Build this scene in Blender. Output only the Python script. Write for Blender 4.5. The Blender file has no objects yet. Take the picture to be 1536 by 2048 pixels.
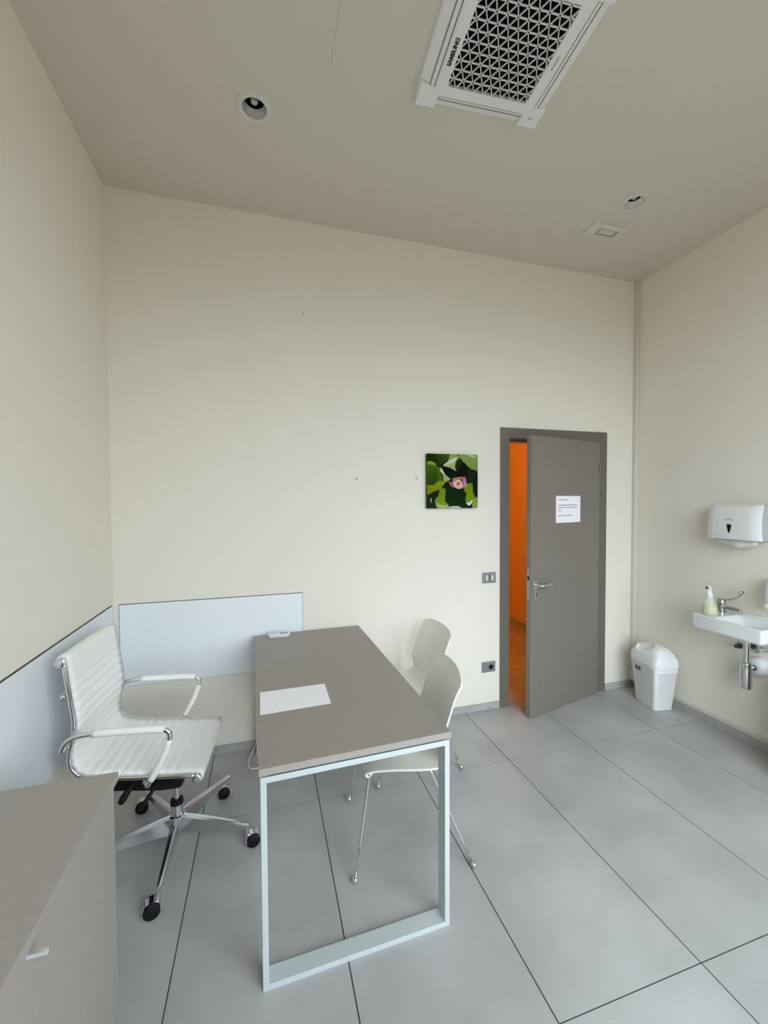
import bpy, bmesh, math, random
import numpy as np
from mathutils import Vector, Matrix

C = bpy.context.scene.collection
PI = math.pi
rnd = random.Random(7)

# ------------------------------------------------------------------ camera
W, H = 4.006, 3.512          # room width, ceiling height (back wall at y = 0)
YF = -3.62                   # wall with the window, behind the camera
cam_d = bpy.data.cameras.new('camera'); cam = bpy.data.objects.new('camera', cam_d); C.objects.link(cam)
bpy.context.scene.camera = cam
cam_d.sensor_fit = 'VERTICAL'; cam_d.sensor_height = 24.0
cam_d.lens = 820.5 * 24.0 / 2048.0
cam_d.clip_start = 0.02
yaw, pitch, roll = 0.2840, -0.0284, -0.0051
fw = Vector((math.sin(yaw) * math.cos(pitch), math.cos(yaw) * math.cos(pitch), math.sin(pitch)))
rt = Vector((math.cos(yaw), -math.sin(yaw), 0)); up = rt.cross(fw)
r2 = rt * math.cos(roll) + up * math.sin(roll); u2 = up * math.cos(roll) - rt * math.sin(roll)
M = Matrix((r2, u2, -fw)).transposed().to_4x4(); M.translation = (0.8863, -2.8357, 1.6479)
cam.matrix_world = M

# ------------------------------------------------------------------ sky and exposure
scn = bpy.context.scene
wd = bpy.data.worlds.new('sky'); scn.world = wd; wd.use_nodes = True
nt = wd.node_tree; nt.nodes.clear()
tc = nt.nodes.new('ShaderNodeTexCoord'); sep = nt.nodes.new('ShaderNodeSeparateXYZ')
rmp = nt.nodes.new('ShaderNodeValToRGB'); bg = nt.nodes.new('ShaderNodeBackground'); out = nt.nodes.new('ShaderNodeOutputWorld')
mr = nt.nodes.new('ShaderNodeMapRange'); mr.inputs[1].default_value = -1; mr.inputs[2].default_value = 1
nt.links.new(tc.outputs['Generated'], sep.inputs[0]); nt.links.new(sep.outputs[2], mr.inputs[0])
nt.links.new(mr.outputs[0], rmp.inputs[0]); nt.links.new(rmp.outputs[0], bg.inputs[0]); nt.links.new(bg.outputs[0], out.inputs[0])
e = rmp.color_ramp.elements
e[0].position = 0.47; e[0].color = (0.11, 0.11, 0.10, 1)
e[1].position = 0.55; e[1].color = (0.80, 0.895, 1.0, 1)
bg.inputs[1].default_value = 8.6
# daylight portal filling the window behind the camera (window of wall_front)
WX0, WX1, WZ0, WZ1 = 1.15, 3.60, 0.35, 3.28
pl = bpy.data.lights.new('window_portal', 'AREA'); pl.shape = 'RECTANGLE'; pl.size = WX1 - WX0; pl.size_y = WZ1 - WZ0
pl.cycles.is_portal = True
po = bpy.data.objects.new('window_portal', pl); C.objects.link(po)
po.location = ((WX0 + WX1) / 2, YF + 0.005, (WZ0 + WZ1) / 2); po.rotation_euler = (PI / 2, 0, 0)
# warm lamp of the corridor behind the door
cl = bpy.data.lights.new('corridor_lamp', 'POINT'); cl.energy = 30; cl.color = (1.0, 0.42, 0.07); cl.shadow_soft_size = 0.12
co = bpy.data.objects.new('corridor_lamp', cl); C.objects.link(co); co.location = (2.3, 0.85, 2.6)
vs = scn.view_settings
vs.view_transform = 'Standard'; vs.look = 'None'; vs.gamma = 1.0; vs.use_curve_mapping = False
vs.exposure = 0.16
scn.cycles.use_denoising = True
scn.cycles.max_bounces = 10; scn.cycles.diffuse_bounces = 8; scn.cycles.transparent_max_bounces = 12
scn.cycles.caustics_reflective = False; scn.cycles.caustics_refractive = False
scn.cycles.sample_clamp_indirect = 4.0

# ------------------------------------------------------------------ materials
MATS = {}
def mat(name, col, rough=0.5, metal=0.0, var=0.0, vscale=3.0, bump=0.0, bscale=200.0, spec=0.5, trans=0.0, alpha=1.0, rand=0.0, detail=4.0, coat=0.0):
    if name in MATS: return MATS[name]
    m = bpy.data.materials.new(name); m.use_nodes = True
    n = m.node_tree; b = n.nodes['Principled BSDF']
    b.inputs['Base Color'].default_value = (*col, 1); b.inputs['Roughness'].default_value = rough
    b.inputs['Metallic'].default_value = metal; b.inputs['Specular IOR Level'].default_value = spec
    b.inputs['Transmission Weight'].default_value = trans; b.inputs['Alpha'].default_value = alpha
    b.inputs['Coat Weight'].default_value = coat
    geo = n.nodes.new('ShaderNodeNewGeometry')
    if var or rand:
        ns = n.nodes.new('ShaderNodeTexNoise'); ns.inputs['Scale'].default_value = vscale; ns.inputs['Detail'].default_value = detail
        n.links.new(geo.outputs['Position'], ns.inputs['Vector'])
        mp = n.nodes.new('ShaderNodeMapRange'); mp.inputs[1].default_value = 0.3; mp.inputs[2].default_value = 0.7
        mp.inputs[3].default_value = 1 - var; mp.inputs[4].default_value = 1 + var
        n.links.new(ns.outputs['Fac'], mp.inputs[0])
        val = mp.outputs[0]
        if rand:
            oi = n.nodes.new('ShaderNodeObjectInfo'); m2 = n.nodes.new('ShaderNodeMapRange')
            m2.inputs[3].default_value = 1 - rand; m2.inputs[4].default_value = 1 + rand
            n.links.new(oi.outputs['Random'], m2.inputs[0])
            mm = n.nodes.new('ShaderNodeMath'); mm.operation = 'MULTIPLY'
            n.links.new(val, mm.inputs[0]); n.links.new(m2.outputs[0], mm.inputs[1]); val = mm.outputs[0]
        hs = n.nodes.new('ShaderNodeHueSaturation'); hs.inputs['Color'].default_value = (*col, 1)
        n.links.new(val, hs.inputs['Value']); n.links.new(hs.outputs[0], b.inputs['Base Color'])
    if bump:
        n2 = n.nodes.new('ShaderNodeTexNoise'); n2.inputs['Scale'].default_value = bscale; n2.inputs['Detail'].default_value = 3
        n.links.new(geo.outputs['Position'], n2.inputs['Vector'])
        bp = n.nodes.new('ShaderNodeBump'); bp.inputs['Strength'].default_value = bump; bp.inputs['Distance'].default_value = 0.002
        n.links.new(n2.outputs['Fac'], bp.inputs['Height']); n.links.new(bp.outputs[0], b.inputs['Normal'])
    MATS[name] = m; return m

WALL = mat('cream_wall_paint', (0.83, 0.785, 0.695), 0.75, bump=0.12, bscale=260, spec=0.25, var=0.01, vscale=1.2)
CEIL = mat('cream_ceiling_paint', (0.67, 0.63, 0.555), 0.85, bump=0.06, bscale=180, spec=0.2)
TILE = mat('grey_stone_tile', (0.43, 0.43, 0.42), 0.42, var=0.13, vscale=2.6, bump=0.10, bscale=120, rand=0.03, detail=9, spec=0.45)
GROUT = mat('dark_grout', (0.05, 0.05, 0.05), 0.9)
SKIRT = mat('grey_skirting_tile', (0.42, 0.42, 0.41), 0.5, var=0.10, vscale=9, rand=0.05)
PANEL = mat('pale_blue_panel_paint', (0.82, 0.865, 0.90), 0.45, spec=0.4)
GAP = mat('shadow_gap_black', (0.03, 0.03, 0.03), 0.8)
TAUPE = mat('taupe_laminate', (0.30, 0.265, 0.235), 0.42, var=0.03, vscale=60, bump=0.05, bscale=500)
TAUPE_EDGE = mat('taupe_edge_band', (0.36, 0.335, 0.30), 0.45)
DOORM = mat('taupe_door_laminate', (0.205, 0.182, 0.156), 0.45, var=0.03, vscale=50, bump=0.05, bscale=400)
DOORF = mat('taupe_door_frame', (0.150, 0.130, 0.108), 0.5, var=0.03, vscale=50)
STEEL = mat('silver_powder_coat', (0.62, 0.68, 0.68), 0.42, metal=0.25, bump=0.05, bscale=900)
CHROME = mat('chrome', (0.78, 0.79, 0.80), 0.09, metal=1.0)
ALU = mat('polished_aluminium', (0.70, 0.71, 0.72), 0.18, metal=1.0)
SATIN = mat('satin_metal', (0.72, 0.72, 0.70), 0.3, metal=1.0)
BLACK = mat('black_plastic', (0.006, 0.006, 0.0065), 0.6, spec=0.2)
VINYL = mat('white_leatherette', (0.89, 0.88, 0.86), 0.42, bump=0.08, bscale=700, spec=0.45)
SHELL = mat('ivory_plastic', (0.82, 0.795, 0.74), 0.45)
WHITE = mat('white_plastic', (0.80, 0.81, 0.81), 0.35)
BINW = mat('white_bin_plastic', (0.88, 0.88, 0.87), 0.38)
CABM = mat('light_taupe_laminate', (0.36, 0.325, 0.295), 0.42, var=0.03, vscale=60, bump=0.05, bscale=500)
PAPER = mat('white_paper', (0.92, 0.91, 0.95), 0.9, spec=0.1)
INK = mat('black_ink', (0.03, 0.03, 0.03), 0.8)
GINK = mat('grey_ink', (0.25, 0.25, 0.25), 0.8)
TOWEL = mat('paper_towel', (0.72, 0.70, 0.65), 0.95, var=0.06, vscale=60, bump=0.3, bscale=200, spec=0.1)
CERAM = mat('white_ceramic', (0.80, 0.82, 0.82), 0.12, coat=0.3)
ACW = mat('ac_white_plastic', (0.80, 0.83, 0.82), 0.45)
DARK = mat('dark_cavity', (0.006, 0.006, 0.006), 0.9, spec=0.1)
GREYP = mat('grey_plate_metal', (0.30, 0.31, 0.31), 0.38, metal=0.5)
GREYD = mat('grey_dispenser_base', (0.42, 0.43, 0.43), 0.5)
ORANGE = mat('orange_wall_paint', (0.78, 0.50, 0.22), 0.7, bump=0.05)
LCD = mat('grey_lcd', (0.33, 0.36, 0.36), 0.25)
TRUNK = mat('beige_trunking', (0.66, 0.63, 0.56), 0.5)
FRAMEW = mat('white_window_frame', (0.8, 0.8, 0.8), 0.4)
CABLE = mat('white_cable', (0.75, 0.75, 0.72), 0.5)

def glassmat(name, tint, refl=0.06, rough=0.02):
    m = bpy.data.materials.new(name); m.use_nodes = True; n = m.node_tree; n.nodes.clear()
    o = n.nodes.new('ShaderNodeOutputMaterial'); t = n.nodes.new('ShaderNodeBsdfTransparent'); g = n.nodes.new('ShaderNodeBsdfGlossy')
    mx = n.nodes.new('ShaderNodeMixShader'); t.inputs[0].default_value = (*tint, 1); g.inputs['Roughness'].default_value = rough
    mx.inputs[0].default_value = refl
    n.links.new(t.outputs[0], mx.inputs[1]); n.links.new(g.outputs[0], mx.inputs[2]); n.links.new(mx.outputs[0], o.inputs[0]); return m
PANE = glassmat('window_glass', (0.97, 0.98, 0.98))

# ------------------------------------------------------------------ builders
def obj(name, bm, m, parent=None, smooth=False, kind=None, label=None, bevel=0.0, seg=2, sharp=None):
    me = bpy.data.meshes.new(name)
    bmesh.ops.recalc_face_normals(bm, faces=bm.faces); bm.to_mesh(me); bm.free()
    me.materials.append(m)
    if smooth:
        for p in me.polygons: p.use_smooth = True
        if sharp: me.set_sharp_from_angle(angle=math.radians(sharp))
    o = bpy.data.objects.new(name, me); C.objects.link(o)
    if parent is not None: o.parent = parent
    if kind: o['kind'] = kind
    if label: o['label'] = label
    if bevel:
        b = o.modifiers.new('edge', 'BEVEL'); b.width = bevel; b.segments = seg; b.limit_method = 'ANGLE'
    return o
def empty(name, label, cat, loc=(0, 0, 0), rz=0.0, group=None):
    o = bpy.data.objects.new(name, None); C.objects.link(o); o.location = loc; o.rotation_euler = (0, 0, rz)
    o.empty_display_size = 0.1; o['label'] = label; o['category'] = cat
    if group: o['group'] = group
    return o
def tag(o, label, cat, group=None):
    o['label'] = label; o['category'] = cat
    if group: o['group'] = group
    return o
def struct(name, bm, m, parent=None, **k): return obj(name, bm, m, parent, kind='structure', **k)

def box(bm, x0, x1, y0, y1, z0, z1, mtx=None):
    vs = [bm.verts.new(Vector(p) if mtx is None else mtx @ Vector(p)) for p in
          ((x0, y0, z0), (x1, y0, z0), (x1, y1, z0), (x0, y1, z0), (x0, y0, z1), (x1, y0, z1), (x1, y1, z1), (x0, y1, z1))]
    for f in ((3, 2, 1, 0), (4, 5, 6, 7), (0, 1, 5, 4), (1, 2, 6, 5), (2, 3, 7, 6), (3, 0, 4, 7)): bm.faces.new([vs[i] for i in f])
    return bm
def bx(*a, **k): return box(bmesh.new(), *a, **k)
def loft(rings, cap=True, closed=True, bm=None):
    bm = bm or bmesh.new(); R = [[bm.verts.new(p) for p in r] for r in rings]; n = len(rings[0])
    for a, b in zip(R[:-1], R[1:]):
        for i in range(n if closed else n - 1): bm.faces.new((a[i], a[(i + 1) % n], b[(i + 1) % n], b[i]))
    if cap: bm.faces.new(R[0][::-1]); bm.faces.new(R[-1])
    return bm
def lathe(prof, seg=24, center=(0, 0, 0), axis='z', bm=None, cap=True):
    c = Vector(center); rings = []
    for r, h in prof:
        ring = []
        for i in range(seg):
            a = 2 * PI * i / seg; p = (r * math.cos(a), r * math.sin(a), h)
            if axis == 'x': p = (h, r * math.cos(a), r * math.sin(a))
            elif axis == 'y': p = (r * math.sin(a), h, r * math.cos(a))
            ring.append(c + Vector(p))
        rings.append(ring)
    return loft(rings, cap=cap, bm=bm)
def smooth_path(pts, n=8):
    P = [Vector(p) for p in pts]; P = [2 * P[0] - P[1]] + P + [2 * P[-1] - P[-2]]; o = []
    for i in range(1, len(P) - 2):
        a, b, c, d = P[i - 1:i + 3]
        for k in range(n):
            t = k / n
            o.append(0.5 * ((2 * b) + (c - a) * t + (2 * a - 5 * b + 4 * c - d) * t * t + (3 * b - a - 3 * c + d) * t ** 3))
    o.append(P[-2]); return o
def tube(pts, r, seg=10, bm=None, flat=1.0, smooth=0):
    P = smooth_path(pts, smooth) if smooth else [Vector(p) for p in pts]
    rad = r if isinstance(r, (list, tuple)) else [r] * len(P)
    T = [(P[min(i + 1, len(P) - 1)] - P[max(i - 1, 0)]).normalized() for i in range(len(P))]
    ref = Vector((0, 1, 0)) if abs(T[0].y) < 0.9 else Vector((1, 0, 0))
    nrm = (ref - T[0] * ref.dot(T[0])).normalized(); rings = []
    for i, p in enumerate(P):
        nrm = (nrm - T[i] * nrm.dot(T[i])).normalized(); bn = T[i].cross(nrm)
        rings.append([p + (nrm * math.cos(2 * PI * k / seg) + bn * flat * math.sin(2 * PI * k / seg)) * rad[i] for k in range(seg)])
    return loft(rings, bm=bm)
def rrect(hx, hy, r, n=5, z=0.0, cx=0.0, cy=0.0):
    o = []
    for qx, qy, a0 in ((1, 1, 0), (-1, 1, PI / 2), (-1, -1, PI), (1, -1, 1.5 * PI)):
        for k in range(n + 1):
            a = a0 + PI / 2 * k / n
            o.append(Vector((cx + qx * (hx - r) + r * math.cos(a), cy + qy * (hy - r) + r * math.sin(a), z)))
    return o
def text(name, s, size, m, mtx, parent, ext=0.0006, align='CENTER', bold=0.0):
    cu = bpy.data.curves.new(name, 'FONT'); cu.body = s; cu.size = size; cu.extrude = ext; cu.align_x = align; cu.align_y = 'CENTER'
    cu.offset = bold; cu.materials.append(m)
    t_ = bpy.data.objects.new(name, cu); C.objects.link(t_); dg = bpy.context.evaluated_depsgraph_get(); dg.update()
    me = bpy.data.meshes.new_from_object(t_.evaluated_get(dg)); bpy.data.objects.remove(t_); bpy.data.curves.remove(cu)
    me.materials.clear(); me.materials.append(m); me.name = name
    o = bpy.data.objects.new(name, me); C.objects.link(o); o.parent = parent; o.matrix_local = mtx; return o

# ------------------------------------------------------------------ the room shell
T = 0.12
DX0, DX1, DZ = 2.737, 3.612, 2.135      # clear door opening
bm = bx(-T, DX0, 0, T, 0, H); box(bm, DX1, W + T, 0, T, 0, H); box(bm, DX0, DX1, 0, T, DZ, H)
struct('wall_back', bm, WALL)
struct('wall_left', bx(-T, 0, YF - T, 0, 0, H), WALL)
struct('wall_right', bx(W, W + T, YF - T, 0, 0, H), WALL)
bm = bx(0, WX0, YF - T, YF, 0, H); box(bm, WX1, W, YF - T, YF, 0, H); box(bm, WX0, WX1, YF - T, YF, 0, WZ0); box(bm, WX0, WX1, YF - T, YF, WZ1, H)
struct('wall_front', bm, WALL)
# window in the front wall: frame, mullions and panes
bm = bmesh.new(); fy0, fy1 = YF - 0.09, YF - 0.03
for x0, x1, z0, z1 in ((WX0, WX1, WZ0, WZ0 + .05), (WX0, WX1, WZ1 - .05, WZ1), (WX0, WX0 + .05, WZ0 + .05, WZ1 - .05), (WX1 - .05, WX1, WZ0 + .05, WZ1 - .05)):
    box(bm, x0, x1, fy0, fy1, z0, z1)
wn = struct('window_1', bm, FRAMEW)
mw = (WX1 - WX0 - .1) / 3
for k in (1, 2): obj('mullion', bx(WX0 + .05 + mw * k - .02, WX0 + .05 + mw * k + .02, fy0, fy1, WZ0 + .05, WZ1 - .05), FRAMEW, wn)
for k in range(3): obj('pane', bx(WX0 + .05 + mw * k + .02 * (k > 0), WX0 + .05 + mw * (k + 1) - .02 * (k < 2), fy0 + .027, fy0 + .033, WZ0 + .05, WZ1 - .05), PANE, wn)

# ceiling with holes for the recessed lamps and the air vent
DL = [(0.866, -0.745), (3.145, -0.752)]; DLR = 0.060
VX0, VX1, VY0, VY1 = 3.115, 3.275, -0.515, -0.445
bm = bmesh.new()
def loop(pts):
    v = [bm.verts.new(p) for p in pts]; return [bm.edges.new((v[i], v[(i + 1) % len(v)])) for i in range(len(v))]
ed = loop([(-T, YF - T, H), (W + T, YF - T, H), (W + T, T, H), (-T, T, H)])
for cx, cy in DL: ed += loop([(cx + DLR * math.cos(2 * PI * i / 32), cy + DLR * math.sin(2 * PI * i / 32), H) for i in range(32)])
ed += loop([(VX0, VY0, H), (VX1, VY0, H), (VX1, VY1, H), (VX0, VY1, H)])
bmesh.ops.triangle_fill(bm, edges=ed, use_beauty=True)
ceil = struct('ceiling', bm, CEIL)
obj('panel_joint', bx(1.1825, 1.1850, -1.40, -1.02, H - .0006, H + .0004), mat('ceiling_joint', (0.5, 0.48, 0.42), .9), ceil)

# floor: dark bed with single tiles laid in a straight grid
X0, Y1, L, J = 0.5552, -0.6026, 1.1915, 0.0045
bm = bx(-T, W + T, YF - T, 0, -0.05, -0.0025)
floor = struct('floor', bm, GROUT)
tile_mesh = {}
def tile(parent, x0, x1, y0, y1, name='tile', m=TILE, gy0=1, gy1=1, gx0=1, gx1=1, h=0.0):
    x0 += J / 2 * gx0; x1 -= J / 2 * gx1; y0 += J / 2 * gy0; y1 -= J / 2 * gy1
    key = (round(x1 - x0, 4), round(y1 - y0, 4))
    if key not in tile_mesh:
        me = bpy.data.meshes.new('tile'); b = bx(0, x1 - x0, 0, y1 - y0, -0.012, 0); b.to_mesh(me); b.free(); me.materials.append(m); tile_mesh[key] = me
    o = bpy.data.objects.new(name, tile_mesh[key]); C.objects.link(o); o.location = (x0, y0, h); o.parent = parent
    return o
xs = [0.0] + [X0 + .6 * i for i in range(6)] + [W]
ys = [YF] + [Y1 - L * k for k in (3, 2, 1, 0)] + [0.0]
ys = sorted(y for y in ys if y >= YF)
for j in range(len(ys) - 1):
    for i in range(len(xs) - 1):
        tile(floor, xs[i], xs[i + 1], ys[j], ys[j + 1], gy1=(ys[j + 1] < 0))

# corridor behind the door
CX0, CX1, CY1, CH = 1.75, 4.057, 3.2, 2.9
cf = struct('floor_corridor', bx(CX0 - .1, CX1 + .1, T, CY1 + .1, -0.05, -0.0025), GROUT)
th = struct('trim_1', bx(DX0, DX1, 0, T, -0.05, -0.0025), GROUT)
for x0, x1 in ((DX0, X0 + 2.4), (X0 + 2.4, X0 + 3.0), (X0 + 3.0, DX1)):
    tile(th, x0, x1, 0, T, gy0=0, gy1=0, gx0=(x0 != DX0), gx1=(x1 != DX1))
cxs = [CX0, X0 + 1.8, X0 + 2.4, X0 + 3.0, X0 + 3.5]; cxs[-1] = CX1
for i in range(4):
    for y0, y1, g in ((T, Y1 + L, 0), (Y1 + L, Y1 + 2 * L, 1), (Y1 + 2 * L, CY1, 1)):
        tile(cf, cxs[i], cxs[i + 1], y0, y1, gy0=g)
struct('wall_corridor_right', bx(CX1, CX1 + .1, T, CY1 + .1, 0, CH), ORANGE)
struct('wall_corridor_left', bx(CX0 - .1, CX0, T, CY1 + .1, 0, CH), ORANGE)
struct('wall_corridor_back', bx(CX0, CX1, CY1, CY1 + .1, 0, CH), ORANGE)
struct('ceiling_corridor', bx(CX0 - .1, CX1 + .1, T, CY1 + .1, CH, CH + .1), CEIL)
struct('baseboard_corridor', bx(CX1 - .012, CX1, T, CY1, 0, .07), SKIRT)

# skirting of single tiles
def skirting(name, ax, a0, a1, fixed, sgn, h=0.052, t=0.009, step=0.6):
    n0 = min(a0, a1); n1 = max(a0, a1)
    def bb(p, q, d0, d1, z0, z1):
        return bx(p, q, min(fixed + sgn * d0, fixed + sgn * d1), max(fixed + sgn * d0, fixed + sgn * d1), z0, z1) if ax == 'x' else \
               bx(min(fixed + sgn * d0, fixed + sgn * d1), max(fixed + sgn * d0, fixed + sgn * d1), p, q, z0, z1)
    root = struct(name, bb(n0, n1, 0, t - .003, 0, h - .002), GROUT)
    p = n0
    while p < n1 - .01:
        q = min(p + step, n1); obj('skirting_tile', bb(p + .001, q - .001, t - .003, t, 0, h), SKIRT, root); p = q
skirting('baseboard_back', 'x', 0.012, 2.66, 0, -1, step=0.555)
skirting('baseboard_back_right', 'x', 3.69, W - .012, 0, -1)
skirting('baseboard_left', 'y', YF, -0.001, 0, 1, t=.010)
skirting('baseboard_right', 'y', YF, -0.001, W, -1, t=.010)
# trunking: vertical run in the corner, box behind the bin, strip over the skirting
struct('trim_2', bx(3.968, W, -.030, 0, .165, H), TRUNK, bevel=.002)
struct('trim_3', bx(3.957, W, -.24, -.0, .062, .162), TRUNK, bevel=.003)
struct('trim_4', bx(W - .014, W, YF, -.26, .054, .080), TRUNK, bevel=.004)

# coloured wall panels with a thin shadow gap round them
def wall_panel(name, back, face, label):
    p = tag(obj(name, back, GAP), label, 'panel'); obj('panel_face', face, PANEL, p); return p
PX0, PX1, PZ0, PZ1 = 0.030, 1.1300, 0.5165, 1.0220
wall_panel('wall_panel', bx(PX0, PX1, -.004, 0, PZ0, PZ1), bx(PX0 + .003, PX1 - .002, -.009, -.004, PZ0 + .002, PZ1 - .003),
           'pale blue rectangular panel on the back wall behind the taupe desk')
wall_panel('wall_panel', bx(0, .004, -3.2, -.040, .495, 1.028), bx(.004, .009, -3.197, -.043, .497, 1.024),
           'long pale blue panel on the left wall behind the white swivel chair')

# ------------------------------------------------------------------ door
d = bmesh.new()
FX0, FX1, FZ = 2.662, 3.686, 2.2126
for x0, x1, z0, z1 in ((FX0, DX0 + .005, 0, FZ), (DX1 - .005, FX1, 0, FZ), (DX0 + .005, DX1 - .005, DZ - .005, FZ)):
    box(d, x0, x1, -.012, 0, z0, z1)
door = struct('door_1', d, DOORF, bevel=.002)
jb = bx(DX0, DX0 + .010, 0.0005, T - .0005, 0, DZ); box(jb, DX1 - .010, DX1, 0.0005, T - .0005, 0, DZ); box(jb, DX0 + .010, DX1 - .010, 0.0005, T - .0005, DZ - .010, DZ)
obj('jamb', jb, DOORF, door)
st = bx(DX0 + .010, DX0 + .024, .048, .075, 0, DZ - .010); box(st, DX1 - .024, DX1 - .010, .048, .075, 0, DZ - .010); box(st, DX0 + .024, DX1 - .024, .048, .075, DZ - .026, DZ - .010)
obj('door_stop', st, DOORF, door)
# leaf: local x from the hinge towards the free edge, y = -room side
hx, hy = 3.598, -0.024
fa = math.atan2(-0.222 - hy, 2.786 - hx)
leaf_l = 0.838
LM = Matrix.Translation((hx, hy, 0)) @ Matrix.Rotation(fa, 4, 'Z')
# local +y points into the room because x runs towards -x of the room
leaf = obj('door_leaf', bx(0, leaf_l, -.040, 0, .006, 2.125), DOORM, door, bevel=.0015); leaf.matrix_local = LM
def dp(name, bm, m, **k):
    o = obj(name, bm, m, leaf, **k); return o
HZ, HXL = 1.008, 0.785
hb = bx(HXL - .024, HXL + .024, 0, .007, HZ - .036, HZ + .036)
dp('handle_plate', hb, SATIN, bevel=.003)
hbm = tube([(HXL, .004, HZ), (HXL, .045, HZ), (HXL - .012, .056, HZ - .001), (HXL - .045, .058, HZ - .002), (HXL - .095, .054, HZ), (HXL - .125, .050, HZ + .002)],
           .0115, 12, smooth=5)
dp('door_handle', hbm, SATIN, smooth=True)
dp('keyhole_plate', bx(HXL - .022, HXL + .022, 0, .005, .932 - .034, .932 + .034), mat('taupe_satin_metal', (.27, .255, .23), .4), bevel=.003)
dp('keyhole', bx(HXL - .010, HXL - .002, .0045, .0055, .932 - .016, .932 + .016), DARK)
dp('lock_plate', bx(leaf_l, leaf_l + .0015, -.031, -.009, .90, 1.13), mat('dull_metal', (.35, .34, .32), .4, metal=.7))
dp('latch', bx(leaf_l + .001, leaf_l + .003, -.026, -.014, 1.045, 1.075), DARK)
for z in (.25, 1.10, 1.90): dp('hinge', lathe([(.0045, z - .03), (.0045, z + .03)], 10, (.0, .005, 0)), mat('taupe_hinge', (.22, .20, .175), .4), smooth=True, sharp=40)
# notice taped to the door leaf
nz = empty('notice_sheet', 'white printed notice sheet taped to the grey-brown door', 'paper', LM @ Vector((0, 0, 1.465)), fa)
S0, S1, NH = .2565, .557, .210
obj('sheet', bx(S0, S1, .0005, .0015, 0, NH), PAPER, nz)
tl = bmesh.new(); R = random.Random(3)
for fy, f0, f1 in ((.145, .08, .49), (.345, .08, .86), (.435, .08, .89), (.540, .08, .215), (.735, .08, .66)):
    p = f0
    while p < f1 - .01:
        w = min(R.uniform(.02, .10), f1 - p); n = max(1, int(w / .0125))
        for k in range(n):
            a = p + k * w / n; hh = R.choice((.0042, .0042, .0055))
            # local x runs right-to-left as seen from the room
            box(tl, S1 - (a + w / n * .86) * (S1 - S0), S1 - a * (S1 - S0), .0014, .0019, NH * (1 - fy) - .002, NH * (1 - fy) - .002 + hh)
        p += w + .014
obj('lettering', tl, INK, nz, kind='stuff')

# ------------------------------------------------------------------ canvas print with a water lily
cv = empty('canvas_print', 'square canvas photo print of a pink water lily among green leaves', 'picture', (2.036, 0, 1.5875))
CW, CHh, CT = .414, .402, .030
obj('canvas', bx(0, CW, -CT, -.001, 0, CHh), mat('canvas_dark_edge', (.03, .05, .012), .7), cv, bevel=.002)
N = 132
u, v = np.meshgrid((np.arange(N) + .5) / N, (np.arange(N) + .5) / N)          # v measured from the top
img = np.zeros((N, N, 3)) + np.array((.010, .020, .008))
def s2l(c): c = np.array(c) / 255.0; return np.where(c <= .04045, c / 12.92, ((c + .055) / 1.055) ** 2.4)
def poly(pts, c0, c1=None, d=(0, 1), soft=0):
    P = np.array(smooth_closed(pts)); ins = np.zeros(u.shape, bool); j = len(P) - 1
    for i in range(len(P)):
        xi, yi = P[i]; xj, yj = P[j]
        with np.errstate(divide='ignore', invalid='ignore'):
            c = ((yi > v) != (yj > v)) & (u < (xj - xi) * (v - yi) / (yj - yi + 1e-12) + xi)
        ins ^= c; j = i
    a = s2l(c0); b = s2l(c1 if c1 is not None else c0)
    t = u * d[0] + v * d[1]; t = (t - t[ins].min()) / (np.ptp(t[ins]) + 1e-6) if ins.any() else t
    img[ins] = (a + (b - a) * t[..., None])[ins]
def smooth_closed(pts, n=5):
    P = [np.array(p, float) for p in pts]; o = []; k = len(P)
    for i in range(k):
        a, b, c, d = P[i - 1], P[i], P[(i + 1) % k], P[(i + 2) % k]
        for q in range(n):
            t = q / n; o.append(.5 * (2 * b + (c - a) * t + (2 * a - 5 * b + 4 * c - d) * t * t + (3 * b - a - 3 * c + d) * t ** 3))
    return o
def px(*p): return [((x - 178) / 1185.0, (y - 215) / 1250.0) for x, y in p]
poly(px((178, 215), (700, 215), (705, 260), (660, 350), (550, 420), (400, 520), (360, 420), (178, 400)), (40, 58, 8), (18, 34, 4), (-1, 1))
poly(px((380, 230), (690, 225), (690, 320), (560, 410), (420, 490), (385, 380)), (66, 92, 14), (30, 52, 6), (-1, .6))
poly(px((178, 430), (300, 400), (420, 520), (500, 520), (470, 620), (545, 740), (570, 840), (480, 860), (300, 940), (178, 930)), (92, 126, 22), (52, 86, 12))
poly(px((210, 480), (330, 520), (420, 560), (430, 700), (380, 850), (290, 930), (195, 920), (190, 700)), (66, 100, 12), (34, 62, 6))
poly(px((178, 420), (280, 395), (370, 440), (378, 490), (300, 470), (178, 450)), (150, 176, 80), (110, 146, 40))
poly(px((178, 950), (330, 930), (470, 830), (560, 850), (640, 800), (710, 790), (580, 900), (500, 1020), (330, 1080), (178, 1150)), (140, 158, 20), (118, 136, 10))
poly(px((505, 545), (560, 620), (600, 700), (710, 790), (590, 850), (560, 830), (545, 700), (475, 620), (480, 560)), (214, 222, 206), (150, 172, 100))
poly(px((710, 220), (860, 220), (930, 300), (860, 360), (830, 480), (850, 600), (720, 540), (600, 520), (545, 480), (660, 360)), (150, 168, 70), (176, 190, 130), (0, 1))
poly(px((870, 290), (800, 390), (680, 460), (550, 475), (640, 400), (760, 330)), (226, 232, 214), (196, 206, 170))
poly(px((920, 310), (1010, 380), (1040, 470), (960, 610), (880, 625), (820, 520), (850, 380)), (30, 56, 12), (18, 40, 8))
poly(px((935, 215), (1370, 215), (1370, 570), (1300, 575), (1190, 540), (1080, 440), (980, 340)), (142, 166, 96), (120, 150, 50), (.3, 1))
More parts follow.
